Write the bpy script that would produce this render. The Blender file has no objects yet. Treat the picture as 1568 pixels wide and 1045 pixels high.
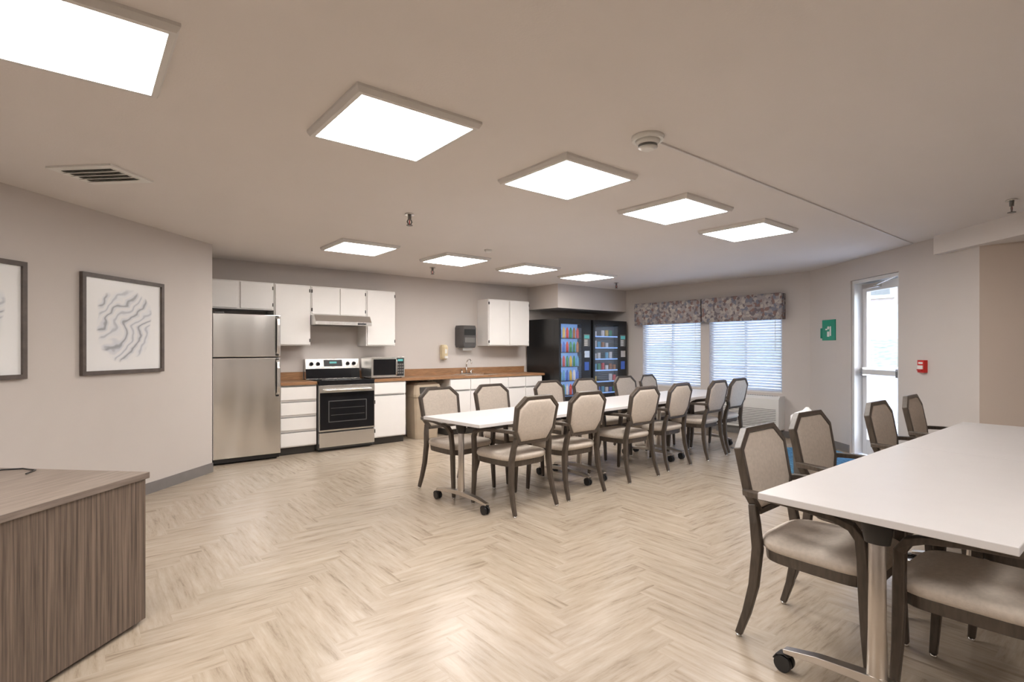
import bpy, bmesh, math, random
from mathutils import Vector, Matrix
random.seed(7)
S=bpy.context.scene
S.view_settings.view_transform='Standard'
H=2.465; CH=1.33
# ------------------------------------------------------------ materials
def new_mat(name):
    m=bpy.data.materials.new(name); m.use_nodes=True
    nt=m.node_tree; b=nt.nodes['Principled BSDF']; return m,nt,b
def N(nt,t,**k):
    n=nt.nodes.new(t)
    for a,v in k.items(): setattr(n,a,v)
    return n
def pm(name,col,rough=.5,metal=0,var=.06,scale=8,bump=0,bscale=200,stretch=(1,1,1),spec=.5,emit=None,es=0,bdist=.002):
    m,nt,b=new_mat(name)
    tc=N(nt,'ShaderNodeTexCoord'); mp=N(nt,'ShaderNodeMapping'); mp.inputs['Scale'].default_value=stretch
    nt.links.new(tc.outputs['Object'],mp.inputs[0])
    no=N(nt,'ShaderNodeTexNoise'); no.inputs['Scale'].default_value=scale; no.inputs['Detail'].default_value=5
    nt.links.new(mp.outputs[0],no.inputs['Vector'])
    r=N(nt,'ShaderNodeValToRGB')
    r.color_ramp.elements[0].position=.3; r.color_ramp.elements[1].position=.7
    r.color_ramp.elements[0].color=[c*(1-var) for c in col]+[1]
    r.color_ramp.elements[1].color=[min(1,c*(1+var)) for c in col]+[1]
    nt.links.new(no.outputs['Fac'],r.inputs[0]); nt.links.new(r.outputs[0],b.inputs['Base Color'])
    b.inputs['Roughness'].default_value=rough; b.inputs['Metallic'].default_value=metal
    b.inputs['Specular IOR Level'].default_value=spec
    if bump:
        n2=N(nt,'ShaderNodeTexNoise'); n2.inputs['Scale'].default_value=bscale; n2.inputs['Detail'].default_value=3 if bscale>20 else 0
        nt.links.new(mp.outputs[0],n2.inputs['Vector'])
        bp=N(nt,'ShaderNodeBump'); bp.inputs['Strength'].default_value=bump; bp.inputs['Distance'].default_value=bdist
        nt.links.new(n2.outputs['Fac'],bp.inputs['Height']); nt.links.new(bp.outputs[0],b.inputs['Normal'])
    if emit:
        b.inputs['Emission Color'].default_value=(*emit,1); b.inputs['Emission Strength'].default_value=es
    return m
M={}
M['wall']=pm('wall_paint',(.585,.54,.51),.75,var=.015,scale=2,bump=.15,bscale=120)
M['walltan']=pm('tan_paint',(.50,.42,.36),.75,var=.015,scale=2,bump=.15,bscale=120)
M['ceil']=pm('ceiling_paint',(.72,.68,.655),.85,var=.01,scale=2,bump=.3,bscale=90)
M['base']=pm('baseboard_vinyl',(.20,.185,.18),.5)
M['white']=pm('white_laminate',(.82,.80,.78),.35,var=.01)
M['whitep']=pm('white_plastic',(.75,.74,.71),.4,var=.01)
M['ttop']=pm('table_laminate',(.70,.68,.68),.38,var=.01)
M['wood']=pm('dark_wood',(.075,.058,.045),.38,var=.25,scale=12,stretch=(6,6,1))
M['uph']=pm('upholstery',(.60,.53,.46),.85,var=.07,scale=60,bump=.5,bscale=350)
M['ss']=pm('stainless',(.74,.73,.71),.27,1,var=.05,scale=6,stretch=(30,30,.6),bump=.05,bscale=60)
M['ssf']=pm('stainless_door_sheet',(.80,.79,.77),.22,1,var=.02,scale=6,stretch=(1,1,.2),bump=1.0,bscale=6,bdist=.012)
M['chrome']=pm('chrome',(.75,.74,.72),.12,1,var=.01)
M['bronze']=pm('leg_metal',(.60,.56,.52),.28,1,var=.02)
M['dark']=pm('dark_metal',(.03,.028,.027),.4,.4)
M['black']=pm('black_plastic',(.012,.012,.013),.3)
M['blackgl']=pm('black_glass',(.01,.01,.012),.12,spec=.3)
M['grey']=pm('grey_plastic',(.16,.155,.15),.35)
M['char']=pm('charcoal_plastic',(.075,.07,.07),.3)
M['dgrey']=pm('dark_grey_side',(.09,.09,.09),.5)
M['ctop']=pm('counter_laminate',(.31,.165,.08),.35,var=.2,scale=10,stretch=(1,6,6))
M['toe']=pm('toe_kick',(.05,.045,.04),.7)
M['bin']=pm('beige_plastic',(.42,.34,.25),.5)
M['cream']=pm('cream_plastic',(.68,.58,.38),.4)
M['liner']=pm('bin_liner',(.85,.85,.85),.4)
M['red']=pm('red_plastic',(.55,.02,.015),.35)
M['green']=pm('green_sign',(.0,.26,.15),.4)
M['slot']=pm('vent_slot',(.05,.045,.04),.7)
M['brick']=pm('outdoor_brick',(.42,.33,.30),.9,var=.2,scale=4)
M['conc']=pm('outdoor_concrete',(.55,.56,.58),.9,var=.1,scale=2)
M['stone']=pm('outdoor_stone',(.46,.46,.46),.9,var=.2,scale=3)
M['grass']=pm('grass',(.22,.26,.19),.95,var=.4,scale=6)
M['frame']=pm('picture_frame_wood',(.10,.08,.07),.5,var=.2,scale=20)
M['metalw']=pm('white_aluminium',(.72,.72,.72),.35,.1,var=.01)
M['lightfr']=pm('light_frame',(.66,.64,.62),.5,var=.01)
def emis(name,c,s,base=None):
    m,nt,b=new_mat(name)
    b.inputs['Base Color'].default_value=(*(base or c),1); b.inputs['Emission Color'].default_value=(*c,1); b.inputs['Emission Strength'].default_value=s
    return m
M['panel']=emis('light_diffuser',(1,.95,.905),26,(.8,.8,.8))
M['blueglow']=emis('display_glow',(.25,.45,.9),.5)
M['lcd']=emis('clock_display',(.1,.4,.4),.25)
PROD=[emis('glow_pack_%d'%i,c,.10) for i,c in enumerate([(.45,.05,.04),(.05,.12,.45),(.5,.36,.08),(.55,.55,.6),(.05,.22,.12),(.3,.13,.05),(.1,.3,.5)])]  # packs and bottles get faint emission in their colour, as if lit
m,nt,b=new_mat('blind_slat'); out=nt.nodes['Material Output']
b.inputs['Base Color'].default_value=(.85,.85,.86,1); b.inputs['Roughness'].default_value=.5
tr=N(nt,'ShaderNodeBsdfTranslucent'); tr.inputs[0].default_value=(.88,.90,.93,1); mx=N(nt,'ShaderNodeMixShader'); mx.inputs[0].default_value=.45
nt.links.new(b.outputs[0],mx.inputs[1]); nt.links.new(tr.outputs[0],mx.inputs[2]); nt.links.new(mx.outputs[0],out.inputs[0]); M['blind']=m
m,nt,b=new_mat('window_glass'); out=nt.nodes['Material Output']
t=N(nt,'ShaderNodeBsdfTransparent'); g=N(nt,'ShaderNodeBsdfGlossy'); g.inputs['Roughness'].default_value=.02
mx=N(nt,'ShaderNodeMixShader'); mx.inputs[0].default_value=.06
nt.links.new(t.outputs[0],mx.inputs[1]); nt.links.new(g.outputs[0],mx.inputs[2]); nt.links.new(mx.outputs[0],out.inputs[0]); M['glass']=m
def streak(name,c1,c2,stretch,scale=3,rough=.45):
    m,nt,b=new_mat(name)
    tc=N(nt,'ShaderNodeTexCoord'); mp=N(nt,'ShaderNodeMapping'); mp.inputs['Scale'].default_value=stretch
    nt.links.new(tc.outputs['Object'],mp.inputs[0])
    no=N(nt,'ShaderNodeTexNoise'); no.inputs['Scale'].default_value=scale; no.inputs['Detail'].default_value=8; no.inputs['Roughness'].default_value=.65
    nt.links.new(mp.outputs[0],no.inputs['Vector'])
    r=N(nt,'ShaderNodeValToRGB'); r.color_ramp.elements[0].position=.38; r.color_ramp.elements[1].position=.62
    r.color_ramp.elements[0].color=(*c1,1); r.color_ramp.elements[1].color=(*c2,1)
    nt.links.new(no.outputs['Fac'],r.inputs[0]); nt.links.new(r.outputs[0],b.inputs['Base Color']); b.inputs['Roughness'].default_value=rough
    return m
M['credf']=streak('credenza_front',(.07,.05,.038),(.215,.16,.125),(26,26,.5))
M['credt']=streak('credenza_top',(.155,.12,.098),(.24,.195,.165),(1,16,16))
# floor
m,nt,b=new_mat('floor_vinyl_plank')
def mk(nt):
    def mth(op,a,b_=None,c=None):
        n=N(nt,'ShaderNodeMath',operation=op)
        for i,v in enumerate([a,b_,c]):
            if v is None: continue
            if isinstance(v,(int,float)): n.inputs[i].default_value=v
            else: nt.links.new(v,n.inputs[i])
        return n.outputs[0]
    return mth
mth=mk(nt)
geo=N(nt,'ShaderNodeNewGeometry'); sx=N(nt,'ShaderNodeSeparateXYZ'); nt.links.new(geo.outputs['Position'],sx.inputs[0])
PW=.135; NP=5.0
X=mth('DIVIDE',mth('ADD',sx.outputs[0],50.0),PW); Y=mth('DIVIDE',mth('ADD',sx.outputs[1],50.0),PW)
I=mth('FLOOR',X); J=mth('FLOOR',Y)
mm=mth('FLOORED_MODULO',mth('SUBTRACT',I,J),2*NP)
k=mth('GREATER_THAN',mm,NP-.5)
ik=mth('SUBTRACT',1.0,k)
idx=mth('ADD',mth('MULTIPLY',mth('SUBTRACT',I,mm),ik),mth('MULTIPLY',I,k))
idy=mth('ADD',mth('MULTIPLY',J,ik),mth('MULTIPLY',mth('ADD',J,mm),k))
along=mth('ADD',mth('MULTIPLY',X,ik),mth('MULTIPLY',Y,k)); across=mth('ADD',mth('MULTIPLY',Y,ik),mth('MULTIPLY',X,k))
fr=mth('FRACT',across)
cid=N(nt,'ShaderNodeCombineXYZ'); nt.links.new(idx,cid.inputs[0]); nt.links.new(idy,cid.inputs[1]); nt.links.new(k,cid.inputs[2])
wn=N(nt,'ShaderNodeTexWhiteNoise',noise_dimensions='3D'); nt.links.new(cid.outputs[0],wn.inputs['Vector'])
cv=N(nt,'ShaderNodeCombineXYZ'); nt.links.new(mth('MULTIPLY',along,.36),cv.inputs[0]); nt.links.new(mth('MULTIPLY',across,3.4),cv.inputs[1]); nt.links.new(mth('MULTIPLY',wn.outputs['Value'],40.0),cv.inputs[2])
no=N(nt,'ShaderNodeTexNoise'); no.inputs['Scale'].default_value=1.0; no.inputs['Detail'].default_value=8; no.inputs['Roughness'].default_value=.72
nt.links.new(cv.outputs[0],no.inputs['Vector'])
r=N(nt,'ShaderNodeValToRGB'); e=r.color_ramp.elements
e[0].position=.30; e[0].color=(.235,.18,.13,1); e[1].position=.66; e[1].color=(.475,.40,.32,1)
x=r.color_ramp.elements.new(.45); x.color=(.39,.32,.247,1)
nt.links.new(no.outputs['Fac'],r.inputs[0])
seam=mth('LESS_THAN',fr,.012)
val=mth('SUBTRACT',mth('ADD',.97,mth('MULTIPLY',wn.outputs['Value'],.06)),mth('MULTIPLY',seam,.08))
vm=N(nt,'ShaderNodeVectorMath',operation='SCALE'); nt.links.new(r.outputs[0],vm.inputs[0]); nt.links.new(val,vm.inputs['Scale'])
nt.links.new(vm.outputs[0],b.inputs['Base Color']); b.inputs['Roughness'].default_value=.27
M['floor']=m
# valance fabric
m,nt,b=new_mat('valance_fabric')
tc=N(nt,'ShaderNodeTexCoord'); vo=N(nt,'ShaderNodeTexVoronoi'); vo.inputs['Scale'].default_value=24; vo.distance='MANHATTAN'
nt.links.new(tc.outputs['Object'],vo.inputs['Vector'])
sp=N(nt,'ShaderNodeSeparateColor'); nt.links.new(vo.outputs['Color'],sp.inputs[0])
r=N(nt,'ShaderNodeValToRGB'); r.color_ramp.interpolation='CONSTANT'; e=r.color_ramp.elements
e[0].color=(.36,.33,.33,1); e[1].position=.35; e[1].color=(.20,.175,.19,1)
for p,c in [(.5,(.46,.42,.40,1)),(.66,(.27,.18,.165,1)),(.8,(.22,.23,.28,1)),(.9,(.52,.48,.44,1))]:
    x=e.new(p); x.color=c
nt.links.new(sp.outputs[0],r.inputs[0]); nt.links.new(r.outputs[0],b.inputs['Base Color']); b.inputs['Roughness'].default_value=.9
M['valance']=m
M['carpet']=streak('blue_carpet',(.03,.09,.16),(.10,.28,.42),(3,12,3),4,.95)
# art
m,nt,b=new_mat('abstract_art')
mth2=mk(nt)
tc=N(nt,'ShaderNodeTexCoord'); mp=N(nt,'ShaderNodeMapping'); mp.inputs['Scale'].default_value=(1.0,1.0,1.6); mp.inputs['Rotation'].default_value=(0,.6,0); nt.links.new(tc.outputs['Object'],mp.inputs[0])
wv=N(nt,'ShaderNodeTexWave'); wv.inputs['Scale'].default_value=1.7; wv.inputs['Distortion'].default_value=9; wv.inputs['Detail'].default_value=2.5; wv.inputs['Detail Scale'].default_value=1.6; wv.inputs['Detail Roughness'].default_value=.45
nt.links.new(mp.outputs[0],wv.inputs['Vector'])
r=N(nt,'ShaderNodeValToRGB'); e=r.color_ramp.elements; e[0].color=(.35,.36,.39,1); e[0].position=0; e[1].position=.06; e[1].color=(.64,.66,.70,1)
x=e.new(.4); x.color=(.80,.80,.80,1); x=e.new(.9); x.color=(.74,.76,.79,1); x=e.new(1.0); x.color=(.52,.54,.58,1)
nt.links.new(wv.outputs['Fac'],r.inputs[0])
sz=N(nt,'ShaderNodeSeparateXYZ'); nt.links.new(tc.outputs['Object'],sz.inputs[0])
n2=N(nt,'ShaderNodeTexNoise'); n2.inputs['Scale'].default_value=4; nt.links.new(tc.outputs['Object'],n2.inputs['Vector'])
dx=mth2('POWER',mth2('ABSOLUTE',mth2('DIVIDE',sz.outputs[0],.29)),3.0); dz=mth2('POWER',mth2('ABSOLUTE',mth2('DIVIDE',sz.outputs[2],.31)),3.0)
d=mth2('ADD',mth2('ADD',dx,dz),mth2('MULTIPLY',mth2('SUBTRACT',n2.outputs['Fac'],.5),1.4))
mr=N(nt,'ShaderNodeMapRange'); mr.inputs[1].default_value=.75; mr.inputs[2].default_value=1.0; nt.links.new(d,mr.inputs[0])
mc=N(nt,'ShaderNodeMix',data_type='RGBA'); nt.links.new(mr.outputs[0],mc.inputs[0]); nt.links.new(r.outputs[0],mc.inputs[6]); mc.inputs[7].default_value=(.82,.82,.82,1)
nt.links.new(mc.outputs[2],b.inputs['Base Color']); b.inputs['Roughness'].default_value=.3
M['art']=m
# ------------------------------------------------------------ mesh builder
class MB:
    def __init__(s,name): s.name=name; s.bm=bmesh.new(); s.mats=[]; s.X=Matrix.Identity(4)
    def mi(s,m):
        if m not in s.mats: s.mats.append(m)
        return s.mats.index(m)
    def v(s,p): return s.bm.verts.new(s.X@Vector(p))
    def f(s,vs,mi,sm=False):
        try: fc=s.bm.faces.new(vs); fc.material_index=mi; fc.smooth=sm
        except ValueError: pass
    def box(s,x0,x1,y0,y1,z0,z1,m):
        mi=s.mi(m); c=[s.v((x,y,z)) for x in (x0,x1) for y in (y0,y1) for z in (z0,z1)]
        for q in [(0,1,3,2),(4,6,7,5),(0,4,5,1),(2,3,7,6),(0,2,6,4),(1,5,7,3)]: s.f([c[i] for i in q],mi)
    def rings(s,rs,m,sm=False,cap=True,closed=False):
        mi=s.mi(m); R=[[s.v(p) for p in r] for r in rs]; n=len(R[0])
        for a in range(len(R)-1):
            for i in range(n): s.f([R[a][i],R[a][(i+1)%n],R[a+1][(i+1)%n],R[a+1][i]],mi,sm)
        if closed:
            for i in range(n): s.f([R[-1][i],R[-1][(i+1)%n],R[0][(i+1)%n],R[0][i]],mi,sm)
        elif cap: s.f(R[0][::-1],mi); s.f(R[-1],mi)
    def prism(s,poly,z0,z1,m): s.rings([[(x,y,z0) for x,y in poly],[(x,y,z1) for x,y in poly]],m)
    def path(s,pts,secs,side,m,n=0,sm=False):
        pts=[Vector(p) for p in pts]; rs=[]
        if not isinstance(secs,list): secs=[secs]*len(pts)
        for i,p in enumerate(pts):
            t=(pts[min(i+1,len(pts)-1)]-pts[max(i-1,0)]).normalized()
            w=Vector(side); w=(w-t*w.dot(t)).normalized(); d=t.cross(w); a,b=secs[i]
            if n: rs.append([p+w*math.cos(2*math.pi*j/n)*a+d*math.sin(2*math.pi*j/n)*b for j in range(n)])
            else: rs.append([p+w*a/2*sa+d*b/2*sb for sa,sb in ((-1,-1),(1,-1),(1,1),(-1,1))])
        s.rings(rs,m,sm)
    def cyl(s,p0,p1,r0,m,r1=None,n=20):
        r1=r0 if r1 is None else r1; t=(Vector(p1)-Vector(p0)).normalized(); side=(1,0,0) if abs(t.x)<.9 else (0,1,0)
        s.path([p0,p1],[(r0,r0),(r1,r1)],side,m,n,True)
    def finish(s,loc=(0,0,0),rz=0,bevel=0,seg=2,parent=None):
        bmesh.ops.recalc_face_normals(s.bm,faces=s.bm.faces)
        me=bpy.data.meshes.new(s.name); s.bm.to_mesh(me); s.bm.free()
        for m in s.mats: me.materials.append(m)
        return place(s.name,me,loc,rz,bevel,seg)
def place(name,me,loc,rz=0,bevel=0,seg=2):
    o=bpy.data.objects.new(name,me); S.collection.objects.link(o); o.location=loc; o.rotation_euler=(0,0,rz)
    if bevel:
        b=o.modifiers.new('bevel','BEVEL'); b.width=bevel; b.segments=seg; b.limit_method='ANGLE'; b.angle_limit=math.radians(40); b.harden_normals=False
    return o
# ------------------------------------------------------------ room shell
P1=(8.25,3.33); P3=(6.455,1.135)
OUT=[(-3.5,-3),(6.455,-3),P3,P1,(8.25,7.5),(1.116,7.5),(1.116,6.55),(-3.5,1.934)]
mb=MB('floor'); mb.prism(OUT,-.1,0,M['floor']); mb.finish()
mb=MB('ceiling'); mb.prism(OUT,H,H+.12,M['ceil']); mb.finish()
def wall(name,p0,p1,m,ops=(),th=.15):
    L=(Vector(p1)-Vector(p0)).length; a=math.atan2(p1[1]-p0[1],p1[0]-p0[0])
    mb=MB(name); xs=sorted(set([0,L]+[o[0] for o in ops]+[o[1] for o in ops])); zs=sorted(set([0,H]+[o[2] for o in ops]+[o[3] for o in ops]))
    for i in range(len(xs)-1):
        c=(xs[i]+xs[i+1])/2; run=None
        for j in range(len(zs)-1):
            z=(zs[j]+zs[j+1])/2
            if any(o[0]<c<o[1] and o[2]<z<o[3] for o in ops): continue
            mb.box(xs[i],xs[i+1],-th,0,zs[j],zs[j+1],m)
    bmesh.ops.remove_doubles(mb.bm,verts=mb.bm.verts,dist=1e-4)
    return mb.finish((p0[0],p0[1],0),a),L,a
wall('wall_back',OUT[0],OUT[1],M['wall'])
wall('wall_alcove',OUT[1],OUT[2],M['walltan'])
D0,D1=1.04,1.90
_,Lw,Aw=wall('wall_entry',P3,P1,M['wall'],[(D0,D1,0,2.2)],th=.2)
WIN=[(3.73,4.93),(5.09,6.30)]
wall('wall_window',P1,OUT[4],M['wall'],[(a-3.33,b-3.33,.66,2.0) for a,b in WIN])
wall('wall_kitchen',OUT[4],OUT[5],M['wall'])
wall('wall_return',OUT[5],OUT[6],M['wall'])
wall('wall_left',OUT[6],OUT[7],M['wall'])
wall('wall_side',OUT[7],OUT[0],M['wall'])
def baseb(name,p0,p1,segs=None):
    L=(Vector(p1)-Vector(p0)).length; a=math.atan2(p1[1]-p0[1],p1[0]-p0[0]); mb=MB(name)
    for s0,s1 in (segs or [(0,L)]): mb.box(s0,s1,0.0,.012,0,.10,M['base'])
    mb.finish((p0[0],p0[1],0),a)
baseb('baseboard_left',OUT[6],OUT[7]); baseb('baseboard_entry',P3,P1,[(0,D0-.02),(D1+.02,Lw)]); baseb('baseboard_window',P1,OUT[4])
baseb('baseboard_alcove',OUT[1],OUT[2]); baseb('baseboard_back',OUT[0],OUT[1]); baseb('baseboard_side',OUT[7],OUT[0])
mb=MB('trim_1'); mb.box(6.43,8.25,6.7,7.5,2.05,H,M['wall']); mb.finish()
ew=Vector((math.cos(Aw),math.sin(Aw))); nw=Vector((-ew.y,ew.x)); p3=Vector(P3)
a=p3+ew*.44+nw*.08; b_=p3-ew*4+nw*.08; c=Vector((6.455,b_.y)); d_=p3+ew*.44
mb=MB('trim_2'); mb.prism([tuple(a),tuple(b_),tuple(c),P3,tuple(d_)],2.28,H,M['ceil']); mb.finish()
# ------------------------------------------------------------ ceiling lights, plus unseen added fill panels
mb=MB('ceiling_light'); h=.325; w_=.034
def sq(r,z): return [(-r,-r,z),(r,-r,z),(r,r,z),(-r,r,z)]
mb.rings([sq(h,0),sq(h,-.012),sq(h-.012,-.034),sq(h-w_,-.034),sq(h-w_-.004,0)],M['lightfr'],False,False)
mb.box(-h+w_,h-w_,-h+w_,h-w_,-.033,-.02,M['panel'])
o=mb.finish((-.05,2.5,H)); lm=o.data
for x,y in [(1.24,2.5),(2.5,2.52),(3.74,2.54),(4.93,2.55),(2.41,5.66),(3.66,5.67),(4.87,5.68),(6.09,5.7),(-1.3,2.5),(.3,-.8),(1.9,-.8)]: place('ceiling_light',lm,(x,y,H))  # last three are unseen panels, added to brighten the room and right table
mb=MB('ceiling_air_vent')
mb.box(-.22,.22,-.17,.17,-.012,0,M['whitep'])
for i in range(4):
    y=-.10+i*.06; mb.box(-.17,.17,y-.014,y+.002,-.0135,-.010,M['slot'])
    mb.X=Matrix.Translation((0,y+.014,-.018))@Matrix.Rotation(math.radians(25),4,'X'); mb.box(-.175,.175,-.02,.02,-.0015,.0015,M['whitep']); mb.X=Matrix.Identity(4)
mb.finish((.11,4.36,H),math.radians(-45))
mb=MB('smoke_detector')
mb.cyl((0,0,-.022),(0,0,0),.082,M['whitep'],.085,32); mb.cyl((0,0,-.045),(0,0,-.022),.055,M['whitep'],.065,32); mb.cyl((0,0,-.058),(0,0,-.045),.05,M['grey'],.05,32); mb.cyl((0,0,-.07),(0,0,-.058),.03,M['whitep'],.052,32)
mb.finish((2.36,1.77,H))
mb=MB('ceiling_cable_raceway'); mb.box(0,4.50,-.006,.006,-.01,0,M['lightfr']); mb.finish((2.44,1.77,H))
mb=MB('motion_sensor'); mb.cyl((0,0,-.03),(0,0,0),.03,M['whitep'],.045); mb.finish((3.63,4.93,H))
mb=MB('fire_sprinkler')
mb.cyl((0,0,-.012),(0,0,0),.04,M['chrome'],.035); mb.cyl((0,0,-.05),(0,0,-.01),.014,M['grey'],.016)
for sx_ in (-1,1): mb.path([(sx_*.012,0,-.05),(sx_*.022,0,-.068),(sx_*.006,0,-.095)],(.007,.009),(0,1,0),M['grey'])
mb.cyl((0,0,-.095),(0,0,-.05),.004,M['red']); mb.cyl((0,0,-.10),(0,0,-.095),.026,M['grey'])
o=mb.finish((2.15,4.03,H)); sm_=o.data
for x,y in [(3.8,6.46),(7.1,5.97),(5.5,.78)]: place('fire_sprinkler',sm_,(x,y,H))
# ------------------------------------------------------------ chairs
def chair_mesh():
    mb=MB('dining_chair'); wd=M['wood']; up=M['uph']
    def sup(hx,hy,z,sc,yc=.01,n=36,e=4.5):
        r=[]
        for i in range(n):
            t=2*math.pi*i/n; c,s=math.cos(t),math.sin(t)
            x=abs(c)**(2/e)*(1 if c>=0 else -1)*hx*sc; y=abs(s)**(2/e)*(1 if s>=0 else -1)*hy*sc
            x*=1+.05*(y/hy); r.append((x,yc+y,z))
        return r
    mb.rings([sup(.228,.228,.375,1),sup(.232,.232,.425,1)],wd,False)
    mb.rings([sup(.24,.24,.422,.97),sup(.245,.245,.44,1),sup(.245,.245,.462,1),sup(.245,.245,.476,.95),sup(.245,.245,.485,.8),sup(.245,.245,.489,.4),sup(.245,.245,.49,.05)],up,True)
    a=math.radians(11); U=Vector((0,-math.sin(a),math.cos(a))); Nn=Vector((0,math.cos(a),math.sin(a))); B=Vector((0,-.243,.56)); Xx=Vector((1,0,0)); HC=.20
    half=[(.145,.40),(.24,.315),(.230,.105),(.165,.0)]; oct_=half+[(-x,h_) for x,h_ in half[::-1]]
    def pt(x,h_,n): return B+Xx*x+U*h_+Nn*n
    inn=[(x*(1-.028/.235),(h_-HC)*(1-.026/HC)+HC) for x,h_ in oct_]
    o_=[[pt(x,h_,n) for x,h_ in P] for P,n in ((oct_,-.019),(oct_,.019),(inn,.019),(inn,-.019))]
    mb.rings(o_,wd,False,False,True)
    def pad(sg):
        rs=[]
        for k,n in ((1.0,0.0),(.995,.012),(.96,.019),(.85,.024),(.5,.027),(.05,.028)):
            rs.append([pt(x*k,(h_-HC)*k+HC,n*sg) for x,h_ in inn])
        mb.rings(rs,up,True)
    pad(1); pad(-1)
    for s in (-1,1):
        mb.path([(s*.188,-.254,.61),(s*.203,-.236,.53),(s*.213,-.220,.42),(s*.225,-.232,.25),(s*.235,-.26,.12),(s*.242,-.295,.012)],[(.03,.036),(.034,.042),(.034,.046),(.032,.042),(.030,.036),(.026,.030)],(1,0,0),wd)
        mb.path([(s*.224,-.275,.668),(s*.245,-.24,.672),(s*.268,-.15,.674),(s*.276,0,.668),(s*.275,.12,.652),(s*.268,.175,.63),(s*.258,.205,.585),(s*.25,.21,.5),(s*.243,.212,.40),(s*.243,.218,.22),(s*.246,.232,.012)],
            [(.03,.03),(.036,.028),(.046,.026),(.05,.026),(.046,.028),(.04,.034),(.034,.04),(.032,.040),(.034,.042),(.032,.036),(.026,.028)],(1,0,0),wd)
        for x,y in ((s*.242,-.295),(s*.246,.232)): mb.cyl((x,y,0),(x,y,.014),.015,M['chrome'],.012,12)
    return mb
mb=chair_mesh(); O=Vector((2.42,3.40)); ra=math.radians(5); e_=Vector((math.cos(ra),math.sin(ra))); n_=Vector((-e_.y,e_.x))
chairs=[]
sl=[.48,1.14,2.05,2.78,3.62,4.26]
nt_off=[.13,.12,.10,.12,.08,.10]
for i,s_ in enumerate(sl):
    p=O+e_*s_+n_*nt_off[i]; chairs.append((p.x,p.y,ra+math.radians(random.uniform(-4,4))))
    p=O+e_*(s_+random.uniform(-.03,.03))+n_*(.76+.085); chairs.append((p.x,p.y,ra+math.pi+math.radians(random.uniform(-4,4))))
for x,y,r in [(2.63,.985,math.pi+.03),(3.42,1.08,math.pi-.03),(4.48,1.04,math.pi),(5.32,1.05,math.pi+.04),(2.62,.43,-.02),(3.42,.36,.03)]: chairs.append((x,y,r))
first=mb.finish((chairs[0][0],chairs[0][1],0),chairs[0][2],.005,2)
for x,y,r in chairs[1:]: place('dining_chair',first.data,(x,y,0),r,.005,2)
# ------------------------------------------------------------ tables
def table(L,Wd,inset=.12):
    mb=MB('folding_training_table'); mb.box(-L/2,L/2,-Wd/2,Wd/2,.712,.74,M['ttop'])
    mb.box(-L/2+.2,L/2-.2,-.02,.02,.655,.69,M['dark'])
    for s in (-1,1):
        mb.box(-L/2+.12,L/2-.12,s*.2-.015,s*.2+.015,.69,.711,M['dark'])
        x=s*(L/2-inset)
        mb.box(x-.03,x+.04,-.27,.27,.692,.712,M['dark']); mb.path([(x,0,.62),(x,0,.70)],[(.03,.042),(.045,.055)],(1,0,0),M['dark'],16,True)
        mb.path([(x,0,.65),(x,0,.3),(x,0,.11)],[(.022,.028),(.022,.03),(.024,.036)],(1,0,0),M['bronze'],16,True)
        mb.path([(x,-.33,.085),(x,-.2,.105),(x,0,.118),(x,.2,.105),(x,.33,.085)],[(.04,.018),(.045,.028),(.05,.036),(.045,.028),(.04,.018)],(1,0,0),M['bronze'])
        for y in (-.32,.32):
            mb.cyl((x,y,.06),(x,y,.085),.012,M['dark'],None,12)
            for d in (-.016,.016): mb.cyl((x+d-.009,y+.012,.034),(x+d+.009,y+.012,.034),.034,M['black'],None,20)
            mb.path([(x,y-.012,.07),(x,y+.005,.076),(x,y+.035,.066),(x,y+.048,.045)],(.05,.006),(1,0,0),M['dark'])
    return mb
rt=1.57
for i in range(3):
    p=O+e_*(rt/2+i*(rt+.004))+n_*.38
    if i==0: t0=table(rt,.76).finish((p.x,p.y,0),ra,.003,2)
    else: place('folding_training_table',t0.data,(p.x,p.y,0),ra,.003,2)
t1=table(1.70,.79,.10).finish((3.02,.685,0),0,.003,2); place('folding_training_table',t1.data,(4.724,.685,0),0,.003,2)
# ------------------------------------------------------------ kitchen
YW=7.497
def handle_v(mb,x,y,z0,z1,m,off=.045,r=.014):
    mb.path([(x,y,z0),(x,y-off*.8,z0+.02),(x,y-off,z0+.06),(x,y-off,(z0+z1)/2),(x,y-off,z1-.06),(x,y-off*.8,z1-.02),(x,y,z1)],(r,r),(1,0,0),m,10,True)
mb=MB('refrigerator'); w=.73
mb.box(.005,w-.005,.06,.66,.04,1.735,M['dgrey']); mb.box(.02,w-.02,.08,.6,.0,.04,M['black'])
mb.box(0,w,0,.055,.07,1.225,M['ssf']); mb.box(0,w,0,.055,1.24,1.74,M['ssf']); mb.box(.01,w-.01,.02,.06,.02,.068,M['black'])
mb.box(0.02,.12,.02,.1,1.735,1.76,M['dgrey'])
for z0,z1 in ((.78,1.2),(1.27,1.72)):
    mb.path([(w-.04,0,z0),(w-.04,-.045,z0+.03),(w-.04,-.055,z0+.1),(w-.04,-.055,z1-.1),(w-.04,-.045,z1-.03),(w-.04,0,z1)],(.032,.018),(1,0,0),M['ss'])
mb.box(w-.058,w-.022,-.012,0,.76,1.22,M['black']); mb.box(w-.058,w-.022,-.012,0,1.25,1.735,M['black'])
mb.finish((1.17,6.83,0),0,.006,3)
def front(mb,x0,x1,z0,z1,y,m=M['white']):
    mb.box(x0+.004,x1-.004,y-.018,y,z0+.004,z1-.004,m)
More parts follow.
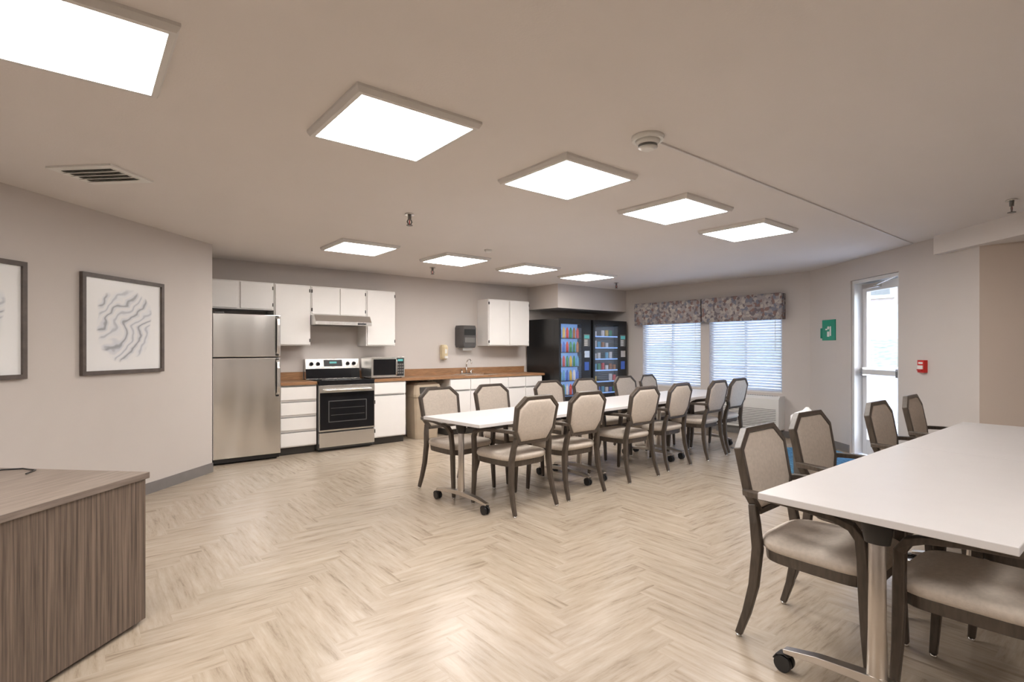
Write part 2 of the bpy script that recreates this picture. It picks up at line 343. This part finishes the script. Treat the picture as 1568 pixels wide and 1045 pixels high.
def cab(name,x0,x1,fronts,yf=6.95,yb=YW,z0=.1,z1=.875,hinge=()):
    mb=MB(name); mb.box(0,x1-x0,0,yb-yf,z0,z1,M['white'])
    if z0<.2: mb.box(0.0,x1-x0,.06,yb-yf,0,z0,M['toe'])
    for a,b,c,d in fronts: front(mb,a,b,c,d,0)
    for hx,hz in hinge: mb.box(hx-.007,hx+.007,-.024,0,hz-.025,hz+.025,M['dark'])
    return mb
w=.445; mb=cab('drawer_base_cabinet',1.925,1.925+w,[])
zs=[.1,.30,.49,.68,.875]
for a,b in zip(zs[:-1],zs[1:]):
    front(mb,0,w,a+.01,b-.018,0); mb.box(.01,w-.01,-.012,0,b-.02,b-.012,M['grey'])
mb.finish((1.925,6.95,0),0,.003)
w=.49; mb=cab('base_cabinet',3.15,3.64,[(0,w,.11,.68),(0,w,.70,.865)],hinge=((.015,.2),(.015,.6))); mb.box(.02,w-.02,-.012,0,.682,.69,M['grey']); mb.finish((3.15,6.95,0),0,.003)
w=1.88; n=5; fr=[]
for i in range(n): fr+= [(w*i/n,w*(i+1)/n,.11,.68),(w*i/n,w*(i+1)/n,.70,.865)]
mb=cab('sink_base_cabinet',4.39,6.27,fr)
for i in range(n): mb.box(w*i/n+.02,w*(i+1)/n-.02,-.012,0,.682,.69,M['grey'])
mb.finish((4.39,6.95,0),0,.003)
mb=MB('countertop'); 
mb.box(1.925,2.372,6.92,YW,.877,.915,M['ctop']); mb.box(1.925,2.372,7.478,YW,.915,1.02,M['ctop'])
mb.finish((0,0,0),0,.003)
mb=MB('countertop'); sx0,sx1,sy0,sy1=4.72,5.35,7.02,7.40
mb.box(3.15,sx0,6.92,YW,.877,.915,M['ctop']); mb.box(sx1,6.32,6.92,YW,.877,.915,M['ctop']); mb.box(sx0,sx1,6.92,sy0,.877,.915,M['ctop']); mb.box(sx0,sx1,sy1,YW,.877,.915,M['ctop'])
mb.box(3.15,6.32,7.478,YW,.915,1.02,M['ctop']); mb.finish((0,0,0),0,.0)
mb=MB('kitchen_sink')
mb.box(-.33,.33,-.21,-.19,0,.006,M['ss']); mb.box(-.33,.33,.19,.21,0,.006,M['ss']); mb.box(-.33,-.31,-.19,.19,0,.006,M['ss']); mb.box(.31,.33,-.19,.19,0,.006,M['ss']); mb.box(-.012,.012,-.19,.19,-.03,.004,M['ss'])
mb.box(-.31,.31,-.186,.186,-.036,-.033,M['ss']); mb.finish((5.035,7.21,.915))
mb=MB('sink_faucet'); c=M['chrome']
mb.box(-.12,.12,-.02,.02,0,.018,c)
mb.path([(0,0,.01),(0,0,.15),(0,-.015,.21),(0,-.06,.245),(0,-.11,.24),(0,-.14,.2),(0,-.145,.17)],(.011,.011),(1,0,0),c,12,True)
for s in (-1,1): mb.cyl((s*.09,0,.01),(s*.09,0,.06),.018,c,.012,14); mb.path([(s*.09,0,.06),(s*.13,-.02,.075)],(.012,.008),(0,0,1),c)
mb.finish((5.035,7.452,.915))
mb=MB('kitchen_range'); w=.76
mb.box(0,w,.04,.58,.03,.905,M['dgrey']); mb.box(.03,w-.03,.08,.55,0,.03,M['black'])
mb.box(0.004,w-.004,0,.04,.06,.245,M['ss']); mb.box(.004,w-.004,-.004,.04,.265,.86,M['ss'])
mb.box(.012,w-.012,-.009,0,.285,.765,M['blackgl']); mb.box(.12,w-.12,-.0105,-.008,.38,.66,M['dgrey']); mb.box(.13,w-.13,-.012,-.010,.39,.65,M['blackgl'])
for z in (.47,.56): mb.box(.15,w-.15,-.0135,-.0115,z,z+.004,M['dgrey'])
mb.box(.004,w-.004,0,.04,.862,.905,M['blackgl'])
mb.path([(.06,-.005,.80),(.07,-.045,.80),(.1,-.055,.80),(w-.1,-.055,.80),(w-.07,-.045,.80),(w-.06,-.005,.80)],(.014,.014),(0,0,1),M['ss'],10,True)
mb.box(0,w,-.005,.58,.905,.922,M['blackgl'])
for x,y,r in ((.2,.16,.10),(.56,.16,.08),(.2,.42,.08),(.56,.42,.10)):
    for k in (r,r*.6): 
        n=32; mb.rings([[(x+math.cos(2*math.pi*i/n)*q,y+math.sin(2*math.pi*i/n)*q,zz) for i in range(n)] for q,zz in ((k,.922),(k,.9235),(k-.004,.9235),(k-.004,.922))],M['grey'],False,False)
mb.rings([[(xx,.50,.92),(xx,.52,1.08),(xx,.545,1.195),(xx,.60,1.195),(xx,.60,.92)] for xx in (0,w)],M['ss'])
def pan(x0,x1,z0,z1,m,off=.002):
    def yy(z): return .52+(z-1.08)*(.025/.115) if z>1.08 else .50+(z-.92)*(.02/.16)
    mb.rings([[(x0,yy(z)-off,z),(x1,yy(z)-off,z),(x1,yy(z)+.004,z),(x0,yy(z)+.004,z)] for z in (z0,z1)],m)
pan(0.0,w,.925,1.06,M['blackgl'],.003); pan(.25,.51,1.09,1.18,M['black'],.004); pan(.33,.43,1.13,1.155,M['lcd'],.006)
for x in (.08,.17,.59,.68): mb.cyl((x,.505,1.125),(x,.532,1.13),.022,M['black'],.026,18)
mb.finish((2.382,6.885,0),0,.003)
mb=MB('range_hood'); w=.77
mb.rings([[(xx,0,0),(xx,.0,.045),(xx,.06,.13),(xx,.49,.13),(xx,.49,0)] for xx in (0,w)],M['ss']); mb.box(.1,w-.1,.06,.42,-.004,0,M['grey']); mb.box(w-.2,w-.08,-.004,.0,.012,.032,M['black'])
mb.finish((2.38,7.0,1.652),0,.003)
UT=2.17; YU=7.19
def upper(x0,x1,doors,z0,z1,side=True):
    mb=MB('wall_cabinet'); mb.box(0,x1-x0,0,YW-YU,z0,z1,M['white'])
    for a,b,hs in doors:
        front(mb,a,b,z0+.01,z1-.01,0)
        hx=a+.004 if hs<0 else b-.004
        for hz in (z0+.07,z1-.07): mb.box(hx-.006,hx+.006,-.022,0,hz-.022,hz+.022,M['dark'])
    mb.finish((x0,YU,0),0,.003)
upper(1.125,1.915,[(.01,.37,-1),(.40,.78,1)],1.82,UT)
upper(1.918,2.375,[(.01,.447,1)],1.375,UT)
upper(2.378,3.148,[(.01,.38,-1),(.395,.76,1)],1.785,UT)
upper(3.151,3.60,[(.01,.44,1)],1.375,UT)
upper(5.29,6.19,[(.01,.44,-1),(.455,.89,1)],1.385,UT)
mb=MB('microwave_oven'); w=.51
mb.box(0,w,.012,.36,.012,.30,M['ss']); mb.box(0,w,0,.012,.012,.30,M['ss']); mb.box(.03,.37,-.004,0,.045,.27,M['blackgl']); mb.box(.385,w-.012,-.004,0,.03,.285,M['black']); mb.box(.40,w-.03,-.006,-.004,.24,.27,M['lcd'])
for i in range(4):
    for j in range(3): mb.box(.398+j*.033,.422+j*.033,-.006,-.004,.06+i*.04,.085+i*.04,M['grey'])
handle_v(mb,.375,0,.04,.275,M['ss'],.03,.007)
for x in (.04,w-.04):
    for y in (.04,.32): mb.cyl((x,y,0),(x,y,.012),.012,M['black'],None,10)
mb.finish((3.16,7.03,.917),0,.003)
mb=MB('paper_towel_dispenser')
mb.rings([[(x*k,-y,z) for x,y in ((-.16,0),(-.16,.15),(-.12,.2),(.12,.2),(.16,.15),(.16,0))] for z,k in ((-.18,.9),(-.14,1),(.14,1),(.18,.9))],M['char'])
mb.box(-.10,.10,-.208,-.198,-.10,-.02,M['grey']); mb.box(-.12,.12,-.17,-.06,-.186,-.178,M['black']); mb.box(-.11,.11,-.206,-.2,.02,.12,M['black']); mb.box(-.09,.09,-.13,-.128,-.23,-.18,M['liner'])
mb.finish((5.0,7.5,1.54),0,.012,3)
mb=MB('soap_dispenser')
mb.rings([[(-.055*k,0,z),(.055*k,0,z),(.055*k,-.08*k,z),(.03*k,-.11*k,z),(-.03*k,-.11*k,z),(-.055*k,-.08*k,z)] for z,k in ((-.12,.7),(-.09,.95),(.08,1),(.12,.75))],M['cream'])
mb.box(-.03,.03,-.125,-.1,-.10,-.06,M['whitep']); mb.box(-.02,.02,-.112,-.1,-.02,.05,M['whitep']); mb.finish((4.60,7.5,1.28),0,.008,3)
mb=MB('waste_bin')
def rr(hx,hy,z): return [(-hx,-hy+.03,z),(-hx+.03,-hy,z),(hx-.03,-hy,z),(hx,-hy+.03,z),(hx,hy-.03,z),(hx-.03,hy,z),(-hx+.03,hy,z),(-hx,hy-.03,z)]
mb.rings([rr(.19,.15,0),rr(.225,.18,.62)],M['bin']); mb.rings([rr(.235,.19,.62),rr(.24,.195,.66),rr(.22,.175,.80),rr(.16,.12,.835)],M['bin']); mb.box(-.15,.15,-.197,-.18,.67,.77,M['slot'])
mb.finish((4.03,7.15,0),0,.006)
mb=MB('trash_can')
def ci(r,z,n=28,w=0): return [(math.cos(2*math.pi*i/n)*(r+w*math.sin(i*2.4)),math.sin(2*math.pi*i/n)*(r+w*math.sin(i*2.4)),z+w*.6*math.cos(i*1.7)) for i in range(n)]
mb.rings([ci(.12,0),ci(.145,.6)],M['grey'],True); mb.rings([ci(.15,.5,28,.004),ci(.152,.6,28,.004),ci(.15,.64,28,.005),ci(.11,.67,28,.006),ci(.04,.70,28,.006),ci(.012,.735,28,.002)],M['liner'],True)
mb.finish((5.80,2.37,0))
# ------------------------------------------------------------ vending machines
def vend(name,w,d,snack):
    mb=MB(name); hgt=1.86; bk=M['black']
    mb.box(0,w,.12,d,.08,hgt,bk); mb.box(.03,w-.03,.14,d-.03,0,.08,M['dark'])
    x0,x1=.05,w-.24
    mb.box(0,x0,0,.12,.08,hgt,bk); mb.box(x1,w,0,.12,.08,hgt,bk); mb.box(x0,x1,0,.12,hgt-.09,hgt,bk); mb.box(x0,x1,0,.12,.08,.50,bk)
    mb.box(x0,x1,.108,.118,.50,hgt-.09,M['blueglow'] if not snack else M['dgrey'])
    mb.box(x0+.03,x1-.03,-.008,0,.18,.38,M['grey']); mb.box(x0+.05,x1-.05,-.012,-.006,.20,.35,M['black'])
    nr=6 if snack else 5; zt=hgt-.10; zb=.52; st=(zt-zb)/nr; nc=6
    for r in range(nr):
        z=zb+r*st; mb.box(x0,x1,.02,.108,z,z+.012,M['grey'] if snack else M['dark'])
        if snack: mb.box(x0+.005,x1-.005,.014,.02,z-.004,z+.018,M['blueglow'])
        for c in range(nc):
            cx=x0+(c+.5)*(x1-x0)/nc; pmx=random.choice(PROD)
            if snack:
                if random.random()<.25: continue
                mb.box(cx-.028,cx+.028,.04,.07,z+.02,z+st*random.uniform(.45,.7),pmx)
            else:
                mb.cyl((cx,.065,z+.012),(cx,.065,z+st*.6),.026,pmx,None,12); mb.cyl((cx,.065,z+st*.6),(cx,.065,z+st*.8),.024,pmx,.009,12)
    mb.box(x0+.0,x1,.004,.008,.50,hgt-.09,M['glass'])
    mb.box(x1+.05,w-.04,-.006,0,1.38,1.60,M['grey']); mb.box(x1+.06,w-.05,-.009,-.005,1.52,1.58,M['lcd'])
    for i in range(4):
        for j in range(3): mb.box(x1+.064+j*.028,x1+.084+j*.028,-.01,-.005,1.39+i*.03,1.41+i*.03,M['whitep'])
    mb.box(x1+.06,w-.05,-.012,0,1.18,1.30,M['ss']); mb.box(x1+.07,w-.06,-.008,0,.95,1.1,PROD[1]); mb.box(x1+.08,w-.07,-.014,0,.6,.68,M['ss'])
    for x in (.05,w-.05):
        for y in (.18,d-.08): mb.cyl((x,y,0),(x,y,.08),.02,M['dark'],None,10)
    return mb
vend('beverage_vending_machine',.80,.84,False).finish((6.375,6.62,0),0,.004)
vend('snack_vending_machine',.93,.84,True).finish((7.215,6.60,0),0,.004)
# ------------------------------------------------------------ windows
for i,(a,b) in enumerate(WIN):
    mb=MB('window_%d'%(i+1)); fm=M['metalw']; t=.045; z0,z1=.66,2.0
    mb.box(.06,.13,a,a+t,z0,z1,fm); mb.box(.06,.13,b-t,b,z0,z1,fm); mb.box(.06,.13,a+t,b-t,z0,z0+t,fm); mb.box(.06,.13,a+t,b-t,z1-t,z1,fm); mb.box(.07,.12,(a+b)/2-.02,(a+b)/2+.02,z0+t,z1-t,fm)
    mb.box(.093,.097,a+t,b-t,z0+t,z1-t,M['glass']); mb.box(0,.06,a,b,z0,z0+.012,M['white'])
    mb.finish((8.25,0,0))
    mb=MB('window_blind'); n=int((1.97-.70)/.043)
    for j in range(n):
        z=.705+j*.043; mb.X=Matrix.Translation((.03,0,z))@Matrix.Rotation(math.radians(46),4,'Y'); mb.box(-.024,.024,a+.012,b-.012,-.0012,.0012,M['blind'])
    mb.X=Matrix.Identity(4); mb.box(.01,.05,a+.01,b-.01,.673,.69,M['blind']); mb.box(.005,.055,a+.01,b-.01,1.955,1.998,M['whitep'])
    for y in (a+.15,b-.15,(a+b)/2): mb.cyl((.03,y,.68),(.03,y,1.97),.0015,M['whitep'],None,6)
    mb.cyl((-.005,a+.1,1.3),(-.005,a+.1,1.95),.004,M['whitep'],None,8)
    mb.finish((8.25,0,0))
for a,b in ((3.68,5.0),(5.02,6.40)):
    mb=MB('window_valance'); n=70; top=[];rs=[]
    def prof(z,amp):
        pts=[]
        for i in range(n+1):
            y=a+(b-a)*i/n; ph=(y-a)/(b-a)*8; x=-.13+amp*math.cos(ph*2*math.pi)**3
            pts.append((x,y,z))
        return pts+[(p[0]+.006,p[1],p[2]) for p in pts[::-1]]
    mb.rings([prof(1.775,.016),prof(1.9,.013),prof(2.05,.008),prof(2.12,.004),prof(2.175,.010)],M['valance'],True)
    mb.box(-.12,0,a,a+.008,1.78,2.17,M['valance']); mb.box(-.12,0,b-.008,b,1.78,2.17,M['valance']); mb.box(-.12,0,a,b,2.10,2.115,M['valance'])
    mb.finish((8.25,0,0))
mb=MB('wall_air_conditioner')
mb.box(-.2,0,0,1.06,.12,.58,M['whitep']); 
mb.rings([[(-.2,y,.58),(-.15,y,.62),(0,y,.62),(0,y,.58)] for y in (0,1.06)],M['whitep'])
for i in range(11):
    z=.16+i*.026; mb.box(-.206,-.198,.04,1.02,z,z+.007,M['grey'])
for i in range(24): mb.box(-.14,-.04,.08+i*.038,.09+i*.038,.618,.623,M['grey'])
mb.box(-.207,-.198,.80,1.0,.49,.55,M['grey']); mb.box(-.16,0,.04,1.02,0,.12,M['grey'])
mb.finish((8.25,3.69,0),0,.006)
# ------------------------------------------------------------ entry door
mb=MB('door_1'); fm=M['metalw']; y0,y1=-.17,-.12; q=.003
mb.box(D0+q,D0+.045,-.19,-.02,0,2.197,fm); mb.box(D1-.045,D1-q,-.19,-.02,0,2.197,fm); mb.box(D0+.045,D1-.045,-.19,-.02,2.155,2.197,fm)
a,b=D0+.05,D1-.05
mb.box(a,a+.08,y0,y1,.01,2.15,fm); mb.box(b-.08,b,y0,y1,.01,2.15,fm); mb.box(a+.08,b-.08,y0,y1,2.05,2.15,fm); mb.box(a+.08,b-.08,y0,y1,.01,.2,fm)
mb.box(a+.08,b-.08,-.148,-.142,.2,2.05,M['glass'])
mb.box(a+.03,b-.03,-.10,-.06,1.02,1.08,fm); mb.box(a+.03,a+.09,-.12,-.06,1.0,1.1,M['ss']); mb.box(b-.09,b-.03,-.12,-.06,1.0,1.1,M['ss'])
mb.box(b-.36,b-.08,-.12,-.06,2.08,2.135,M['ss']); mb.path([(b-.3,-.07,2.1),(b-.55,-.035,2.13),(b-.7,-.06,2.165)],(.012,.02),(0,0,1),M['ss'])
mb.finish((P3[0],P3[1],0),Aw,.003)
c=Vector(P3)+ew*1.5+nw*.72
mb=MB('entry_mat'); mb.box(-.75,.75,-.62,.62,0,.010,M['carpet']); mb.box(-.78,.78,-.65,.65,0,.006,M['black']); mb.finish((c.x,c.y,0),Aw)
def onwall(s,z): p=Vector(P3)+ew*s; return (p.x,p.y,z)
mb=MB('wall_sign'); mb.box(-.15,.15,0,.012,-.14,.14,M['green'])
mb.box(-.02,.03,.012,.014,-.09,-.02,M['whitep']); mb.cyl((.005,.012,.03),(.005,.014,.03),.022,M['whitep']); mb.box(-.06,-.03,.012,.014,-.08,.05,M['whitep']); mb.box(.03,.07,.012,.014,.0,.02,M['whitep'])
mb.box(.17,.20,0,.01,-.11,.03,M['green']); mb.finish(onwall(2.36,1.59),Aw)
mb=MB('fire_alarm_pull_station'); mb.box(-.045,.045,0,.04,-.065,.065,M['red']); mb.box(-.035,.035,.04,.048,-.03,.01,M['whitep']); mb.box(-.03,.03,.04,.06,-.045,-.03,M['red']); mb.box(-.03,.03,.04,.042,.025,.045,M['whitep']); mb.finish(onwall(.665,1.15),Aw,.004)
# ------------------------------------------------------------ pictures
AL=math.atan2(-1,-1)
def pic(x_near,x_far,z0,z1):
    cx=(x_near+x_far)/2; w=abs(x_far-x_near)*math.sqrt(2); hh=(z1-z0); mb=MB('framed_artwork'); t=.032
    mb.box(-w/2,w/2,0,.03,-hh/2,-hh/2+t,M['frame']); mb.box(-w/2,w/2,0,.03,hh/2-t,hh/2,M['frame']); mb.box(-w/2,-w/2+t,0,.03,-hh/2+t,hh/2-t,M['frame']); mb.box(w/2-t,w/2,0,.03,-hh/2+t,hh/2-t,M['frame'])
    mb.box(-w/2+t,w/2-t,.002,.012,-hh/2+t,hh/2-t,M['art']); mb.finish((cx+.002,cx+5.434-.002,(z0+z1)/2),AL)
pic(-.004,.601,1.12,1.945); pic(-.915,-.31,1.12,1.945)
# ------------------------------------------------------------ credenza
mb=MB('wood_credenza'); L=1.7; Dp=1.0
mb.box(-L,0,0.0,Dp,.02,.70,M['credf']); mb.box(-L-.01,.012,-.012,Dp+.01,.70,.73,M['credt']); mb.box(-L+.03,-.03,.03,Dp-.03,0,.02,M['toe'])
mb.finish((.25,3.15,0),math.radians(45),.002)
mb=MB('charging_cable'); 
p=[(0,0,.004),(.05,.06,.004),(.12,.09,.004),(.2,.06,.004),(.25,-.02,.004),(.22,-.1,.004)]
mb.path(p,(.0035,.0035),(0,0,1),M['black'],8,True); mb.finish((-.42,3.55,.73))
# ------------------------------------------------------------ outdoors
mb=MB('ground_outside'); mb.box(-30,60,-40,40,-.35,-.15,M['grass']); mb.finish()
mb=MB('patio_outside'); mb.box(6.9,11.9,-3,8.5,-.14,-.06,M['conc']); mb.finish()
mb=MB('retaining_wall_outside'); mb.box(12,12.4,-8,12,-.15,.9,M['stone']); mb.box(11.95,12.45,-8,12,.9,.98,M['conc']); mb.finish()
mb=MB('lawn_bank_outside'); mb.rings([[(12.46,y,-.15),(12.46,y,.85),(17,y,1.6),(17,y,-.15)] for y in (-8,12)],M['grass']); mb.finish()
mb=MB('building_outside'); mb.box(18,24,-10,12,-.15,2.6,M['conc']); mb.box(18,24,-10,12,2.6,6,M['brick'])
for y in range(-9,12,2):
    for z in (2.8,4.6): mb.box(17.95,18,y,y+1.2,z,z+1.3,M['metalw']); mb.box(17.93,17.95,y+.1,y+1.1,z+.1,z+1.2,M['grey'])
mb.finish()
# ------------------------------------------------------------ world, sun
w=bpy.data.worlds.new('sky'); S.world=w; w.use_nodes=True; nt=w.node_tree; bg=nt.nodes['Background']
sk=nt.nodes.new('ShaderNodeTexSky'); sk.sky_type='NISHITA'; sk.sun_elevation=math.radians(50); sk.sun_rotation=math.radians(200); sk.sun_disc=False
nt.links.new(sk.outputs[0],bg.inputs[0]); bg.inputs[1].default_value=1.5
sn=bpy.data.lights.new('sun','SUN'); sn.energy=4; sn.angle=math.radians(2); so=bpy.data.objects.new('sun',sn); S.collection.objects.link(so); so.rotation_euler=(math.radians(40),0,math.radians(-60))
# ------------------------------------------------------------ camera
cd=bpy.data.cameras.new('camera'); cam=bpy.data.objects.new('camera',cd); S.collection.objects.link(cam)
cd.sensor_width=36; cd.lens=820/1568*36; cd.shift_y=12.5/1568; cd.clip_start=.05
cam.location=(0,0,CH); cam.rotation_euler=(math.radians(90),0,-math.atan2(.628,.778)); S.camera=cam
